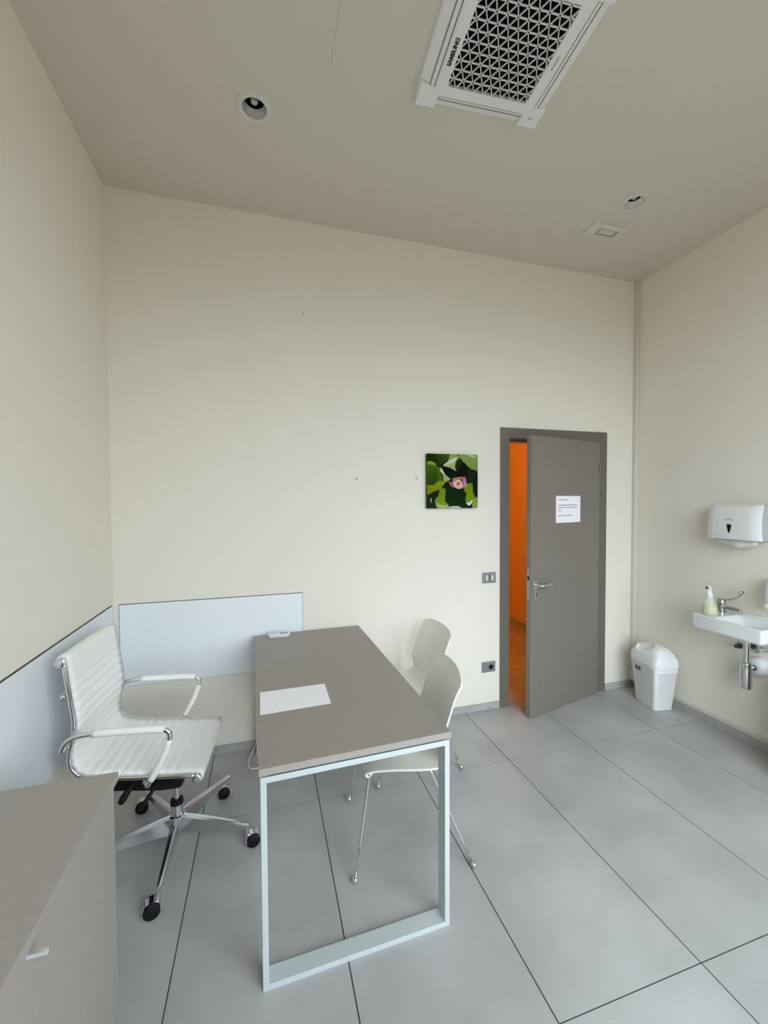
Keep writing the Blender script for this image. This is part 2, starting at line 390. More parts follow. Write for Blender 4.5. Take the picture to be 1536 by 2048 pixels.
poly(px((1110, 225), (1240, 235), (1320, 290), (1240, 270)), (206, 216, 180))
poly(px((1020, 400), (1120, 560), (1150, 740), (1040, 760), (840, 720), (680, 760), (540, 600), (510, 500), (700, 530), (860, 600)), (6, 14, 4), (10, 24, 8))
poly(px((640, 850), (760, 960), (1000, 1020), (1100, 1140), (1060, 1290), (1120, 1440), (700, 1420), (600, 1290), (590, 1060), (510, 1000)), (12, 34, 10), (18, 44, 14))
poly(px((480, 1020), (590, 1015), (600, 1080), (590, 1290), (680, 1410), (640, 1470), (420, 1470), (355, 1290), (430, 1180)), (112, 142, 10), (130, 154, 40))
poly(px((370, 1330), (420, 1350), (560, 1400), (660, 1400), (600, 1460), (430, 1450)), (150, 176, 70), (180, 200, 140))
poly(px((1110, 900), (1230, 890), (1250, 1090), (1290, 1200), (1220, 1320), (1130, 1340), (1065, 1290), (1090, 1130), (1030, 1030)), (112, 142, 20), (126, 152, 20))
poly(px((1080, 1330), (1150, 1340), (1235, 1270), (1210, 1370), (1140, 1410)), (226, 232, 220))
poly(px((1245, 1290), (1340, 1180), (1365, 1180), (1365, 1460), (1240, 1460)), (128, 150, 50), (150, 168, 80))
poly(px((670, 1450), (760, 1420), (890, 1420), (960, 1455), (1000, 1470), (670, 1475)), (196, 210, 186))
poly(px((1290, 740), (1365, 700), (1365, 1180), (1300, 1190), (1255, 1080), (1250, 880)), (14, 26, 6), (22, 34, 8))
poly(px((255, 1240), (272, 1240), (280, 1330), (258, 1330)), (190, 196, 200))
for pts, a, b in ((((680, 840), (740, 880), (800, 960), (760, 990), (700, 920)), (196, 120, 134), (150, 76, 92)),
                  (((760, 790), (880, 750), (1000, 740), (900, 860), (800, 930)), (184, 112, 128), (206, 140, 152)),
                  (((1000, 760), (1060, 740), (1085, 840), (1070, 930), (960, 960), (980, 850)), (196, 124, 146), (164, 92, 118)),
                  (((1060, 830), (1085, 870), (1110, 930), (1080, 980), (960, 1000), (1020, 920)), (226, 168, 178), (190, 116, 134)),
                  (((770, 850), (830, 900), (900, 1010), (840, 1000), (790, 950)), (240, 214, 210), (214, 160, 166)),
                  (((840, 830), (940, 820), (985, 900), (990, 980), (910, 1025), (840, 960), (820, 890)), (244, 224, 214), (222, 172, 176)),
                  (((855, 870), (890, 840), (940, 860), (935, 920), (890, 940), (860, 920)), (206, 138, 40), (166, 92, 20))):
    poly(px(*pts), a, b)
vx = np.linspace(0, CW, N + 1); vz = np.linspace(0, CHh, N + 1)
verts = [(x, -CT - .0006, z) for z in vz for x in vx]
faces = [(j * (N + 1) + i, j * (N + 1) + i + 1, (j + 1) * (N + 1) + i + 1, (j + 1) * (N + 1) + i) for j in range(N) for i in range(N)]
me = bpy.data.meshes.new('print'); me.from_pydata(verts, [], faces)
ca = me.color_attributes.new('print', 'FLOAT_COLOR', 'CORNER')
img *= .85
cols = np.repeat(np.concatenate([img[::-1].reshape(-1, 3), np.ones((N * N, 1))], 1), 4, axis=0).astype(np.float32)
ca.data.foreach_set('color', cols.ravel())
pm = bpy.data.materials.new('lily_print'); pm.use_nodes = True
an = pm.node_tree.nodes.new('ShaderNodeAttribute'); an.attribute_name = 'print'
pm.node_tree.links.new(an.outputs['Color'], pm.node_tree.nodes['Principled BSDF'].inputs['Base Color'])
pm.node_tree.nodes['Principled BSDF'].inputs['Roughness'].default_value = .8
pm.node_tree.nodes['Principled BSDF'].inputs['Specular IOR Level'].default_value = .08
me.materials.append(pm); po_ = bpy.data.objects.new('printed_face', me); C.objects.link(po_); po_.parent = cv

# ------------------------------------------------------------------ small things on the back wall
sw = empty('light_switch', 'grey light switch plate with two pale rockers beside the door', 'switch', (2.565, 0, 1.040))
obj('plate', bx(-.059, .059, -.009, 0, -.042, .042), GREYP, sw, bevel=.004)
obj('rocker_frame', bx(-.036, .036, -.0105, -.009, -.024, .024), mat('dark_grey_frame', (.14, .145, .145), .4), sw)
for x in (-.023, .023): obj('rocker', bx(x - .011, x + .011, -.014, -.0105, -.021, .021), mat('pale_rocker', (.62, .64, .64), .4), sw, bevel=.0015)
sk = empty('wall_socket', 'grey wall socket plate low on the back wall beside the door', 'socket', (2.562, 0, .337))
obj('plate', bx(-.059, .059, -.009, 0, -.042, .042), GREYP, sk, bevel=.004)
obj('socket_ring', lathe([(.023, -.009), (.023, -.013), (.019, -.013), (.019, -.010)], 24, (.018, 0, 0), 'y'), mat('mid_grey_frame', (.20, .205, .205), .4), sk, smooth=True, sharp=40)
obj('socket_well', lathe([(.019, -.0092), (.019, -.0104)], 20, (.018, 0, 0), 'y'), BLACK, sk)
obj('blank_insert', bx(-.040, -.010, -.0105, -.009, -.022, .022), mat('mid_grey_frame', (.20, .205, .205), .4), sk, bevel=.001)
for i, (x, z, lb) in enumerate(((1.513, 1.805, 'tiny white wall hook on the bare back wall above the desk'), (1.961, 1.812, 'tiny white wall hook just left of the lily canvas'))):
    h_ = empty('wall_hook', lb, 'hook', (x, 0, z), 0, 'small wall hooks')
    obj('hook_body', lathe([(.0055, 0), (.0055, -.006), (.0035, -.009), (.0035, -.016)], 12, (0, 0, .003), 'y'), WHITE, h_, smooth=True, sharp=40)
    obj('hook_pin', tube([(0, -.002, -.004), (0, -.010, -.006), (0, -.016, -.010), (0, -.019, -.005)], .0022, 8), mat('steel_pin', (.2, .19, .17), .4, metal=.6), h_, smooth=True)
nl = tag(obj('screw_hole', lathe([(.002, 0), (.002, -.008), (.004, -.008), (.004, -.010)], 8, (1.154, 0, 2.904), 'y'), mat('steel_pin', (.2, .19, .17), .4)), 'small dark screw hole high on the bare back wall', 'screw_hole')  # tiny screw hole, built as a small dark pin

# ------------------------------------------------------------------ ceiling cassette air conditioner
AC = empty('ceiling_air_conditioner', 'square white ceiling air conditioner cassette with triangular grille', 'air conditioner', (1.862, -1.334, H), math.radians(-4.0))
S = .31
# frame ring with corner blocks; y- side faces the camera
bm = bmesh.new()
out_r = rrect(S, S, .03, 4, 0); r1 = rrect(S, S, .03, 4, -.014); r2_ = rrect(S - .010, S - .010, .03, 4, -.022); r3 = rrect(.245, .245, .02, 4, -.022); r4 = rrect(.245, .245, .02, 4, -.002)
loft([out_r, [p + Vector((0, 0, 0)) for p in rrect(S, S, .03, 4, -.006)], rrect(S - .004, S - .004, .03, 4, -.008), rrect(.245, .245, .02, 4, -.008), r4], cap=False, bm=bm)
obj('frame', bm, ACW, AC, smooth=True, sharp=30)
# recessed discharge slots with louvre blades along the four sides
for k in range(4):
    mt = Matrix.Rotation(k * PI / 2, 4, 'Z')
    obj('air_slot', bx(-.212, .212, -.268, -.246, -.030, -.0075, mtx=mt), mat('ac_slot_grey', (.22, .23, .23), .6), AC)
    b_ = loft([[mt @ Vector(p) for p in ((-.208, -.304, -.009), (-.208, -.250, -.030), (-.208, -.247, -.036), (-.208, -.306, -.013))],
               [mt @ Vector(p) for p in ((.208, -.304, -.009), (.208, -.250, -.030), (.208, -.247, -.036), (.208, -.306, -.013))]])
    obj('louvre_blade', b_, ACW, AC)
    c_ = bx(.210, .307, .210, .307, -.037, -.007, mtx=mt)
    obj('corner_block', c_, ACW, AC, bevel=.006)
# centre panel with a window for the grille
g = .192
bm = bmesh.new()
o1 = rrect(.243, .243, .02, 4, -.020); o2 = rrect(.243, .243, .02, 4, -.038); o3 = rrect(.238, .238, .02, 4, -.042); o4 = rrect(g, g, .012, 4, -.042); o5 = rrect(g, g, .012, 4, -.028)
loft([o1, o2, o3, o4, o5], cap=False, bm=bm)
obj('centre_panel', bm, ACW, AC, smooth=True, sharp=30)
obj('filter', bx(-g, g, -g, g, -.024, -.022), DARK, AC)
# triangular lattice
bm = bmesh.new(); side = .0435; hrow = side * math.sqrt(3) / 2
def bar(p, q, w):
    d_ = Vector((q[0] - p[0], q[1] - p[1], 0)); l_ = d_.length
    if l_ < .004: return
    mt = Matrix.Translation((p[0], p[1], 0)) @ Matrix.Rotation(math.atan2(d_.y, d_.x), 4, 'Z')
    box(bm, 0, l_, -w / 2, w / 2, -.041, -.037, mtx=mt)
def clip(p, dr):
    t0, t1 = -9, 9
    for a in (0, 1):
        if abs(dr[a]) < 1e-9:
            if abs(p[a]) > g: return None
            continue
        ta, tb = (-g - p[a]) / dr[a], (g - p[a]) / dr[a]; t0 = max(t0, min(ta, tb)); t1 = min(t1, max(ta, tb))
    return None if t1 <= t0 else ((p[0] + dr[0] * t0, p[1] + dr[1] * t0), (p[0] + dr[0] * t1, p[1] + dr[1] * t1))
for k in range(-12, 13):
    sgm = clip((0, k * hrow + .004), (1, 0))
    if sgm: bar(*sgm, .0056)
    for sg in (1, -1):
        sgm = clip((k * side, .004), (.5, sg * math.sqrt(3) / 2))
        if sgm: bar(*sgm, .0042)
obj('grille', bm, mat('ac_grille_grey', (.70, .72, .71), .5), AC, kind='stuff')
# lettering on the panel borders (read from below)
def below(x, y, rz): return Matrix.Translation((x, y, -.0425)) @ Matrix.Rotation(rz, 4, 'Z') @ Matrix.Rotation(PI, 4, 'X')
text('lettering', 'SAMSUNG', .0235, INK, below(-.216, .055, -PI / 2), AC, bold=.0010)
sm = bmesh.new()
for k in range(9): box(sm, .214, .214 + R.choice((.004, .006)), .0 + k * .0062 - .02, .0046 + k * .0062 - .02, -.0428, -.0418)
obj('small_print', sm, GINK, AC, kind='stuff')
bm = bmesh.new()
for x in (.250, .262): lathe([(.0032, -.0375), (.0032, -.0368)], 8, (x, -.262 + .52, 0), bm=bm)
obj('indicator', bm, INK, AC)

# ------------------------------------------------------------------ recessed ceiling lamps and vent
for i, ((cx, cy), lb) in enumerate(zip(DL, ('round recessed ceiling spotlight above the desk, nearest the left wall', 'round recessed ceiling spotlight above the door beside the square vent'))):
    dl = empty('recessed_spotlight', lb, 'ceiling light', (cx, cy, H), 0, 'recessed ceiling spotlights')
    obj('trim_ring', lathe([(.056, .004), (.056, -.004), (.064, -.008), (.076, -.007), (.083, -.002), (.083, 0), (.060, 0), (.060, .004)], 40, cap=False), mat('spot_ring_paint', (.66, .66, .61), .5), dl, smooth=True, sharp=35)
    obj('reflector', lathe([(.0562, -.003), (.0540, .010), (.0490, .026), (.0445, .036)], 40, cap=False), mat('dull_reflector', (.86, .88, .88), .42, metal=1.0), dl, smooth=True)
    obj('lamp_housing', lathe([(.0605, .003), (.0605, .115), (.0, .115)], 32, cap=False), BLACK, dl)
    obj('lamp_cap', lathe([(.0450, .0355), (.0440, .070), (.0, .072)], 24, cap=False), BLACK, dl)
    obj('bulb', lathe([(.0, .022), (.012, .023), (.017, .028), (.018, .034), (.014, .052), (.010, .068)], 20, cap=False), mat('clear_bulb', (.55, .55, .52), .15), dl, smooth=True)
vt = empty('air_vent', 'small square ceiling vent close to the far right corner', 'vent', ((VX0 + VX1) / 2, (VY0 + VY1) / 2, H))
hw, hh = .150, .0615
bm = loft([[Vector((sx * a, sy * b, z)) for sx, sy in ((1, 1), (-1, 1), (-1, -1), (1, -1))] for a, b, z in ((hw, hh, 0), (hw, hh, -.008), (.092, .044, -.016), (.078, .034, -.016), (.074, .032, .02))], cap=False)
obj('vent_frame', bm, mat('vent_paint', (.68, .66, .59), .5), vt)
obj('vent_core', bx(-.060, .060, -.022, .022, -.010, -.004), mat('vent_core_paint', (.64, .63, .57), .5), vt, bevel=.003)
obj('vent_duct', bx(-.080, .080, -.035, .035, .018, .05), GREYD, vt)

# ------------------------------------------------------------------ desk
DA = math.radians(1.8)
DKC = (1.1868, -.7340)
dk = empty('desk', 'taupe laminate desk on silver loop legs, its end against the back wall', 'desk', (*DKC, 0), DA)
hw, hl, DT = .351, .704, .765
obj('tabletop', bx(-hw, hw, -hl, hl, DT - .025, DT), TAUPE, dk, bevel=.0015)
eb = bx(-hw, hw, -hl - .0012, -hl, DT - .0245, DT - .0006)
obj('edge_band', eb, TAUPE_EDGE, dk)
def loop_leg(y0, y1, z1):
    b = bmesh.new(); a, t = hw - .004, .020
    o_ = [(-a, 0), (a, 0), (a, z1), (-a, z1)]; i_ = [(-a + t, t), (a - t, t), (a - t, z1 - t), (-a + t, z1 - t)]
    V = [[b.verts.new((x, y, z)) for x, z in pts] for pts, y in ((o_, y0), (i_, y0), (o_, y1), (i_, y1))]
    for k in range(4):
        n = (k + 1) % 4
        for q in ((V[0][k], V[0][n], V[1][n], V[1][k]), (V[2][k], V[3][k], V[3][n], V[2][n]), (V[0][k], V[2][k], V[2][n], V[0][n]), (V[1][k], V[1][n], V[3][n], V[3][k])): b.faces.new(q)
    return b
LZ = DT - .034
obj('leg_frame', loop_leg(-hl + .004, -hl + .064, LZ), STEEL, dk, bevel=.0012)
obj('leg_frame', loop_leg(hl - .064, hl - .004, LZ), STEEL, dk, bevel=.0012)
for x in (-.22, .22): obj('support_beam', bx(x - .02, x + .02, -hl + .066, hl - .066, LZ - .04, LZ), STEEL, dk)
obj('spacer', bx(-hw + .03, hw - .03, -hl + .010, -hl + .058, LZ, DT - .025), BLACK, dk)
obj('spacer', bx(-hw + .03, hw - .03, hl - .058, hl - .010, LZ, DT - .025), BLACK, dk)
# things on the desk
ps = bmesh.new(); pts = [(.859, -1.091), (1.155, -1.077), (1.155, -.877), (.857, -.884)]
lo = [ps.verts.new((x, y, DT + .0002)) for x, y in pts]; hi = [ps.verts.new((x, y, DT + .0012)) for x, y in pts]
ps.faces.new(lo[::-1]); ps.faces.new(hi)
for k in range(4): ps.faces.new((lo[k], lo[(k + 1) % 4], hi[(k + 1) % 4], hi[k]))
tag(obj('paper_sheet', ps, PAPER), 'blank white paper sheet lying on the taupe desk', 'paper')
rm = empty('remote_control', 'white remote control with grey screen at the far end of the desk', 'remote', (.968, -.098, DT), math.radians(-2))
obj('case', loft([rrect(.060, .020, .008, 3, 0), rrect(.068, .025, .010, 3, .014), rrect(.066, .023, .010, 3, .019)]), WHITE, rm, smooth=True, sharp=40)
obj('screen', bx(.004, .054, -.017, .017, .0186, .0198), LCD, rm)
for k in range(3): obj('button', bx(-.052 + k * .017, -.040 + k * .017, -.010, .010, .0186, .0202), mat('remote_button', (.6, .62, .62), .5), rm)
tag(obj('power_cable', tube([(.845, -.020, .30), (.838, -.022, .16), (.815, -.030, .05), (.793, -.06, .012), (.772, -.13, .006), (.768, -.18, .006), (.782, -.225, .006), (.82, -.238, .006), (.86, -.22, .006), (.90, -.17, .006), (.92, -.11, .006)], .0042, 8, smooth=6), CABLE, smooth=True),
    'thin white cable looping on the floor beside the desk', 'cable')

# ------------------------------------------------------------------ guest chairs
def lerp(a, b, t): return a + (b - a) * t
def chair_shell():
    prof = [(.222, .428), (.205, .444), (.165, .456), (.08, .458), (.0, .452), (-.07, .448), (-.125, .452), (-.160, .478), (-.176, .525), (-.188, .58), (-.205, .65), (-.230, .74), (-.255, .805), (-.264, .832)]
    P = smooth_path([(x, 0, z) for x, z in prof], 5)
    n = len(P); M_ = 32; bm = bmesh.new(); rows = []
    for i, p in enumerate(P):
        t = i / (n - 1); z = p.z
        tb = min(max((z - .47) / .38, 0), 1)
        seat = 1 - min(max((z - .455) / .06, 0), 1)
        w = lerp(.226, .212, min(tb * 2, 1)) if t > .4 else lerp(.208, .226, min(t / .25, 1))
        w -= .010 * max(0, tb - .55) / .45
        row = []
        for k in range(M_ + 1):
            s = -1 + 2 * k / M_
            curve = .052 * (s * s) * min(1, tb * 4 + .0) * (1 - .48 * tb)
            x = p.x + curve; zz = z
            if seat > .2 and t < .5: zz += .006 * s * s * seat
            # rounded corners at the top and the front
            ee = max(0, (t - .86) / .14); zz -= (.012 * s * s + .030 * abs(s) ** 12) * ee * ee
            ww = w * (1 - .035 * ee * ee)
            ff = max(0, (.10 - t) / .10); x -= .030 * (abs(s) ** 6) * ff * ff
            row.append(bm.verts.new((x, s * ww, zz)))
        rows.append(row)
    for a, b in zip(rows[:-1], rows[1:]):
        for k in range(M_): bm.faces.new((a[k], a[k + 1], b[k + 1], b[k]))
    return bm
def make_guest(loc, rz, lb):
    t = empty('guest_chair', lb, 'chair', loc, rz, 'ivory shell guest chairs at the desk')
    s = obj('shell_seat', chair_shell(), SHELL, t, smooth=True)
    so = s.modifiers.new('thickness', 'SOLIDIFY'); so.thickness = .008; so.offset = 0
    b_ = s.modifiers.new('edge', 'BEVEL'); b_.width = .0018; b_.segments = 2; b_.limit_method = 'ANGLE'; b_.angle_limit = math.radians(50)
    for sy in (1, -1):
        obj('leg', tube([(.02, sy * .05, .437), (.10, sy * .12, .437), (.165, sy * .178, .437), (.188, sy * .194, .425), (.200, sy * .200, .36), (.256, sy * .241, .012)], .0072, 10, smooth=4), CHROME, t, smooth=True)
        obj('leg', tube([(-.0, sy * .05, .434), (-.05, sy * .12, .434), (-.080, sy * .165, .432), (-.100, sy * .182, .40), (-.272, sy * .241, .012)], .0072, 10, smooth=4), CHROME, t, smooth=True)
        for x in (.258, -.274):
            obj('foot_ball', lathe([(.0, .0), (.008, .001), (.0135, .007), (.0145, .014), (.0125, .021), (.008, .026), (.0, .027)], 14, (x, sy * .242, 0), cap=False), CHROME, t, smooth=True)
    obj('seat_bracket', bx(-.09, .14, -.055, .055, .429, .4415), BLACK, t, bevel=.003)
    return t
def dup(root, loc, rz, lb):
    r = root.copy(); C.objects.link(r); r.location = loc; r.rotation_euler = (0, 0, rz); r['label'] = lb
    for ch in list(root.children):
        c = ch.copy(); C.objects.link(c); c.parent = r
    return r
gc = make_guest((1.532, -.943, 0), math.radians(171.6), 'ivory plastic guest chair tucked under the desk, nearer the camera end')
dup(gc, (1.742, -.362, 0), math.radians(182), 'ivory plastic guest chair at the desk, nearer the back wall')

# ------------------------------------------------------------------ swivel chair
SC = empty('swivel_chair', 'white ribbed leatherette swivel chair with chrome arms on castors', 'chair', (.465, -.700, 0), math.radians(-4.4))
prof = [(-.344, 1.000), (-.334, .92), (-.322, .83), (-.313, .75), (-.318, .69), (-.330, .64), (-.334, .595), (-.320, .553), (-.284, .524), (-.20, .508), (-.10, .495), (0, .485), (.145, .470)]
P = smooth_path([(x, 0, z) for x, z in prof], 14)
# resample by arc length
acc = [0.0]
for a, b in zip(P[:-1], P[1:]): acc.append(acc[-1] + (b - a).length)
LEN = acc[-1]
def at(s):
    s = min(max(s, 0), LEN)
    for i in range(len(acc) - 1):
        if acc[i + 1] >= s:
            f = (s - acc[i]) / (acc[i + 1] - acc[i] + 1e-9); return P[i].lerp(P[i + 1], f), (P[i + 1] - P[i]).normalized()
    return P[-1], (P[-1] - P[-2]).normalized()
RIB0, PITCH = .095, .0415
def sling(s0, s1, ends):
    bm = bmesh.new(); rows = []; n = int((s1 - s0) / .0042); M_ = 12; HWID = .227
    seq = [s0 + (s1 - s0) * i / n for i in range(n + 1)]
    pre, post = [], []
    rr = .019
    for s in seq:
        p, tg = at(s); nr = Vector((-tg.z, 0, tg.x)); nr = nr if nr.x + nr.z > 0 else -nr
        dph = 0.0
        if RIB0 < s < LEN - .055:
            q = ((s - RIB0) / PITCH) % 1.0; dph = .0075 * (abs(math.sin(PI * q)) ** .5 - 1)
        rows.append((p + nr * (.008 + dph), nr))
    if ends == 'top':      # roll over the top rod, backwards
        c, tg = at(0); c = c + Vector((-.011, 0, .004))
        pre = [(c + Vector((rr * math.cos(a), 0, rr * math.sin(a))), Vector((1, 0, 0))) for a in [math.radians(t) for t in range(250, 5, -22)]]
    else:
        c, tg = at(LEN); c = c + Vector((.002, 0, -.011))
        post = [(c + Vector((rr * math.cos(a), 0, rr * math.sin(a))), Vector((0, 0, 1))) for a in [math.radians(t) for t in range(80, -170, -22)]]
    rows = pre + rows + post
    grid = []
    for p in rows:
        r_ = []
        for k in range(M_ + 1):
            s = -1 + 2 * k / M_
            sag = -.010 * (1 - s * s)
            r_.append(bm.verts.new((p[0].x + p[1].x * sag * .7, s * HWID, p[0].z + p[1].z * sag * .7)))
        grid.append(r_)
    for a, b in zip(grid[:-1], grid[1:]):
        for k in range(M_): bm.faces.new((a[k], a[k + 1], b[k + 1], b[k]))
    return bm
SPL = next(acc[i] for i, p in enumerate(P) if p.z < .545)
for nm, a, b, en in (('backrest', 0, SPL + .002, 'top'), ('seat', SPL, LEN, 'front')):
    o = obj(nm, sling(a, b, en), VINYL, SC, smooth=True)
    so = o.modifiers.new('thickness', 'SOLIDIFY'); so.thickness = .011; so.offset = 0
for sy in (1, -1):
    obj('side_rail', tube([(p.x, sy * .2355, p.z) for p in P[::2]], .0095, 10, flat=1.0), CHROME, SC, smooth=True)
for (x, z) in ((-.355, 1.004), (.147, .459)):
    ro = obj('end_rod', lathe([(.0, -.247), (.009, -.247), (.010, -.2495), (.016, -.249), (.0195, -.246), (.0195, -.232), (.0135, -.230), (.0135, .230), (.0195, .232), (.0195, .246), (.016, .249), (.010, .2495), (.009, .247), (.0, .247)], 18, (x, 0, z), 'y', cap=False), CHROME, SC, smooth=True, sharp=40)
ARM = [(-.348, .652), (-.338, .678), (-.316, .700), (-.280, .711), (-.22, .713), (-.10, .709), (-.0, .704), (.030, .699), (.048, .684), (.050, .662), (.036, .612), (.010, .555), (-.020, .500), (-.042, .462)]
for sy in (1, -1):
    pth = smooth_path([(x, sy * (.262 if z > .52 else .262 - .010 * (z < .50)), z) for x, z in ARM], 5)
    ar = obj('armrest', tube(pth, .0105, 10), CHROME, SC, smooth=True)
    obj('arm_pad', tube([p for p in pth if -.245 < p.x and p.z > .697 and p.x < .034], .0150, 12), VINYL, ar, smooth=True, label='white leatherette arm sleeve')
    obj('arm_pad', tube([p for p in pth if p.x > -.03 and .49 < p.z < .655], .0135, 12), VINYL, ar, smooth=True, label='white leatherette sleeve on front arm upright')
    obj('arm_bracket', tube([(-.042, sy * .252, .464), (-.050, sy * .225, .462), (-.055, sy * .12, .455)], .011, 10), CHROME, ar, smooth=True)
    obj('arm_bracket', tube([(-.346, sy * .262, .655), (-.345, sy * .235, .652), (-.340, sy * .20, .650)], .009, 10), CHROME, ar, smooth=True)
# spreader behind the backrest and its little knob, spreader below the seat
obj('back_spreader', tube([(-.345, -.235, .86), (-.362, -.20, .86), (-.370, 0, .862), (-.362, .20, .86), (-.345, .235, .86)], .010, 10, smooth=4), CHROME, SC, smooth=True)
obj('seat_spreader', tube([(-.055, -.235, .470), (-.055, -.18, .450), (-.055, 0, .440), (-.055, .18, .450), (-.055, .235, .470)], .012, 10, smooth=4), ALU, SC, smooth=True)
mb = loft([rrect(.105, .060, .02, 3, .440, -.105), rrect(.155, .080, .02, 3, .415, -.120), rrect(.155, .080, .02, 3, .352, -.120), rrect(.055, .045, .02, 3, .300, -.022)])
obj('tilt_mechanism', mb, BLACK, SC, smooth=True, sharp=35)
obj('lever', tube([(-.13, -.06, .41), (-.145, -.10, .392), (-.162, -.125, .372), (-.180, -.137, .345), (-.188, -.142, .330)], [.008, .009, .013, .016, .012], 10), BLACK, SC, smooth=True)
obj('lever', tube([(-.04, -.06, .40), (-.055, -.12, .372), (-.070, -.145, .350), (-.090, -.160, .322), (-.102, -.165, .300)], [.007, .007, .009, .012, .009], 10), BLACK, SC, smooth=True)
obj('gas_lift', lathe([(.0145, .32), (.0145, .195)], 20), CHROME, SC, smooth=True, sharp=40)
obj('lift_collar', lathe([(.012, .222), (.0275, .220), (.029, .213), (.029, .200), (.020, .199)], 24, cap=False), BLACK, SC, smooth=True, sharp=40)
obj('hub', lathe([(.020, .205), (.0285, .204), (.0285, .150), (.036, .146), (.038, .120), (.036, .085), (.024, .080), (.0, .080)], 28), CHROME, SC, smooth=True, sharp=35)
BA = math.radians(-90 + 4.4 - 1)
for k in range(5):
    a = BA + k * 2 * PI / 5; mt = Matrix.Rotation(a, 4, 'Z')
    rings = []
    for x, zt, zb, w in ((.030, .148, .066, .017), (.10, .143, .074, .0155), (.20, .132, .084, .0135), (.33, .115, .092, .0115), (.352, .113, .094, .009)):
        rings.append([mt @ Vector(p) for p in ((x, -w, zb), (x, w, zb), (x, w * .92, zt - .008), (x, w * .45, zt), (x, -w * .45, zt), (x, -w * .92, zt - .008))])
    obj('base_leg', loft(rings), ALU, SC, smooth=True, sharp=25)
    # castor: chrome pin and hood, two black wheels trailing sideways
    tr = math.radians((197, 14, 197, 190, 195)[k])
    tip = mt @ Vector((.344, 0, 0)); off = Vector((math.cos(tr), math.sin(tr), 0)) * .024
    cb = lathe([(.0085, .103), (.0085, .052)], 12, tip)
    cmt = Matrix.Translation(tip + off) @ Matrix.Rotation(tr, 4, 'Z')
    hood = []
    for q in range(9):
        an_ = math.radians(-15 + 180 * q / 8); hood.append([cmt @ Vector((.0345 * math.cos(an_) * -1, y, .0305 + .0345 * math.sin(an_))) for y in (-.017, .017)] +
                                                            [cmt @ Vector((.0315 * math.cos(an_) * -1, y, .0305 + .0315 * math.sin(an_))) for y in (.017, -.017)])
    loft(hood, bm=cb)
    ca_ = obj('castor', cb, CHROME, SC, smooth=True, sharp=35)
    for sy in (-1, 1):
        wb = lathe([(.0, sy * .0040), (.025, sy * .0125), (.0305, sy * .015), (.0305, sy * .024), (.026, sy * .027), (.0, sy * .027)], 22, (0, 0, .0305), 'y', cap=False)
        bmesh.ops.transform(wb, matrix=cmt, verts=wb.verts)
        obj('wheel', wb, BLACK, ca_, smooth=True, sharp=40)

# ------------------------------------------------------------------ low cabinet at the left wall
CB = empty('low_cabinet', 'low taupe cabinet against the left wall in the near corner', 'cabinet', (0, 0, 0))
cy0, cy1, cx1, cz = -2.45, -1.405, .430, .812
obj('body', bx(.012, cx1 - .022, cy0 + .008, cy1 - .008, .0, cz - .025), CABM, CB)
obj('cabinet_top', bx(.012, cx1 + .012, cy0, cy1, cz - .025, cz), CABM, CB, bevel=.001)
for k, (a, b) in enumerate(((-2.44, -1.411),)):
    dr = obj('cabinet_door', bx(cx1 - .020, cx1, a, b, .06, cz - .029), CABM, CB, bevel=.001)
    yk = -1.897
    obj('handle', loft([rrect(.0185, .0042, .002, 2, cz - .051, cx1 + .0185, yk), rrect(.0185, .0042, .002, 2, cz - .043, cx1 + .0185, yk)]), mat('brushed_nickel', (.78, .80, .79), .35, metal=.5), dr)
obj('plinth', bx(cx1 - .020, cx1 - .012, cy0 + .01, cy1 - .01, .0, .058), CABM, CB)

# ------------------------------------------------------------------ unseen stand-in cabinet, added outside the frame to shade the floor below the basin
RC = empty('shade_stand_in', 'unseen stand-in cabinet added to shade the floor beneath the basin', 'cabinet', (0, 0, 0))
obj('body', bx(3.72, 3.985, -1.90, -1.27, .06, .62), TAUPE, RC)
obj('cabinet_top', bx(3.71, 3.988, -1.91, -1.26, .62, .64), TAUPE, RC, bevel=.001)
obj('plinth', bx(3.74, 3.97, -1.88, -1.30, 0, .06), BLACK, RC)

# ------------------------------------------------------------------ waste bin
BN = empty('waste_bin', 'white plastic bin with a scooped lid in the right corner', 'bin', (3.868, -.318, 0), math.radians(-9))
def ringz(hx, hy, r, z): return rrect(hx, hy, r, 6, z)
obj('body', loft([ringz(.078, .104, .022, .002), ringz(.080, .106, .024, .006), ringz(.100, .134, .030, .300), ringz(.103, .138, .030, .304), ringz(.105, .140, .03, .352)]), BINW, BN, smooth=True, sharp=40)
# lid: domed sheet over a rounded rectangle, with an oval hollow
bm = bmesh.new(); rings = []; nR = 40
base = rrect(1, 1, .45, 16)
hx, hy = .113, .150
rings.append([Vector((p.x * hx, p.y * hy, .340)) for p in base]); rings.append([Vector((p.x * (hx + .003), p.y * (hy + .003), .350)) for p in base])
for q in range(nR):
    r_ = (1 - q / nR) ** .8
    ring = []
    for p in base:
        x, y = p.x * hx * r_, p.y * hy * r_
        z = .358 + .140 * max(0, 1 - abs(x / hx) ** 2.3) ** .75 * max(0, 1 - abs(y / hy) ** 4.5) ** .6
        dd = ((x + .050) / .046) ** 2 + ((y - .030) / .080) ** 2
        if dd < 1: z -= .034 * (1 - dd ** 2.5)
        ring.append(Vector((x, y, z)))
    rings.append(ring)
loft(rings, cap=False, bm=bm); bm.faces.ensure_lookup_table()
bm.verts.ensure_lookup_table(); last = bm.verts[-len(base):]; bm.faces.new(last)
obj('lid', bm, BINW, BN, smooth=True, sharp=60)
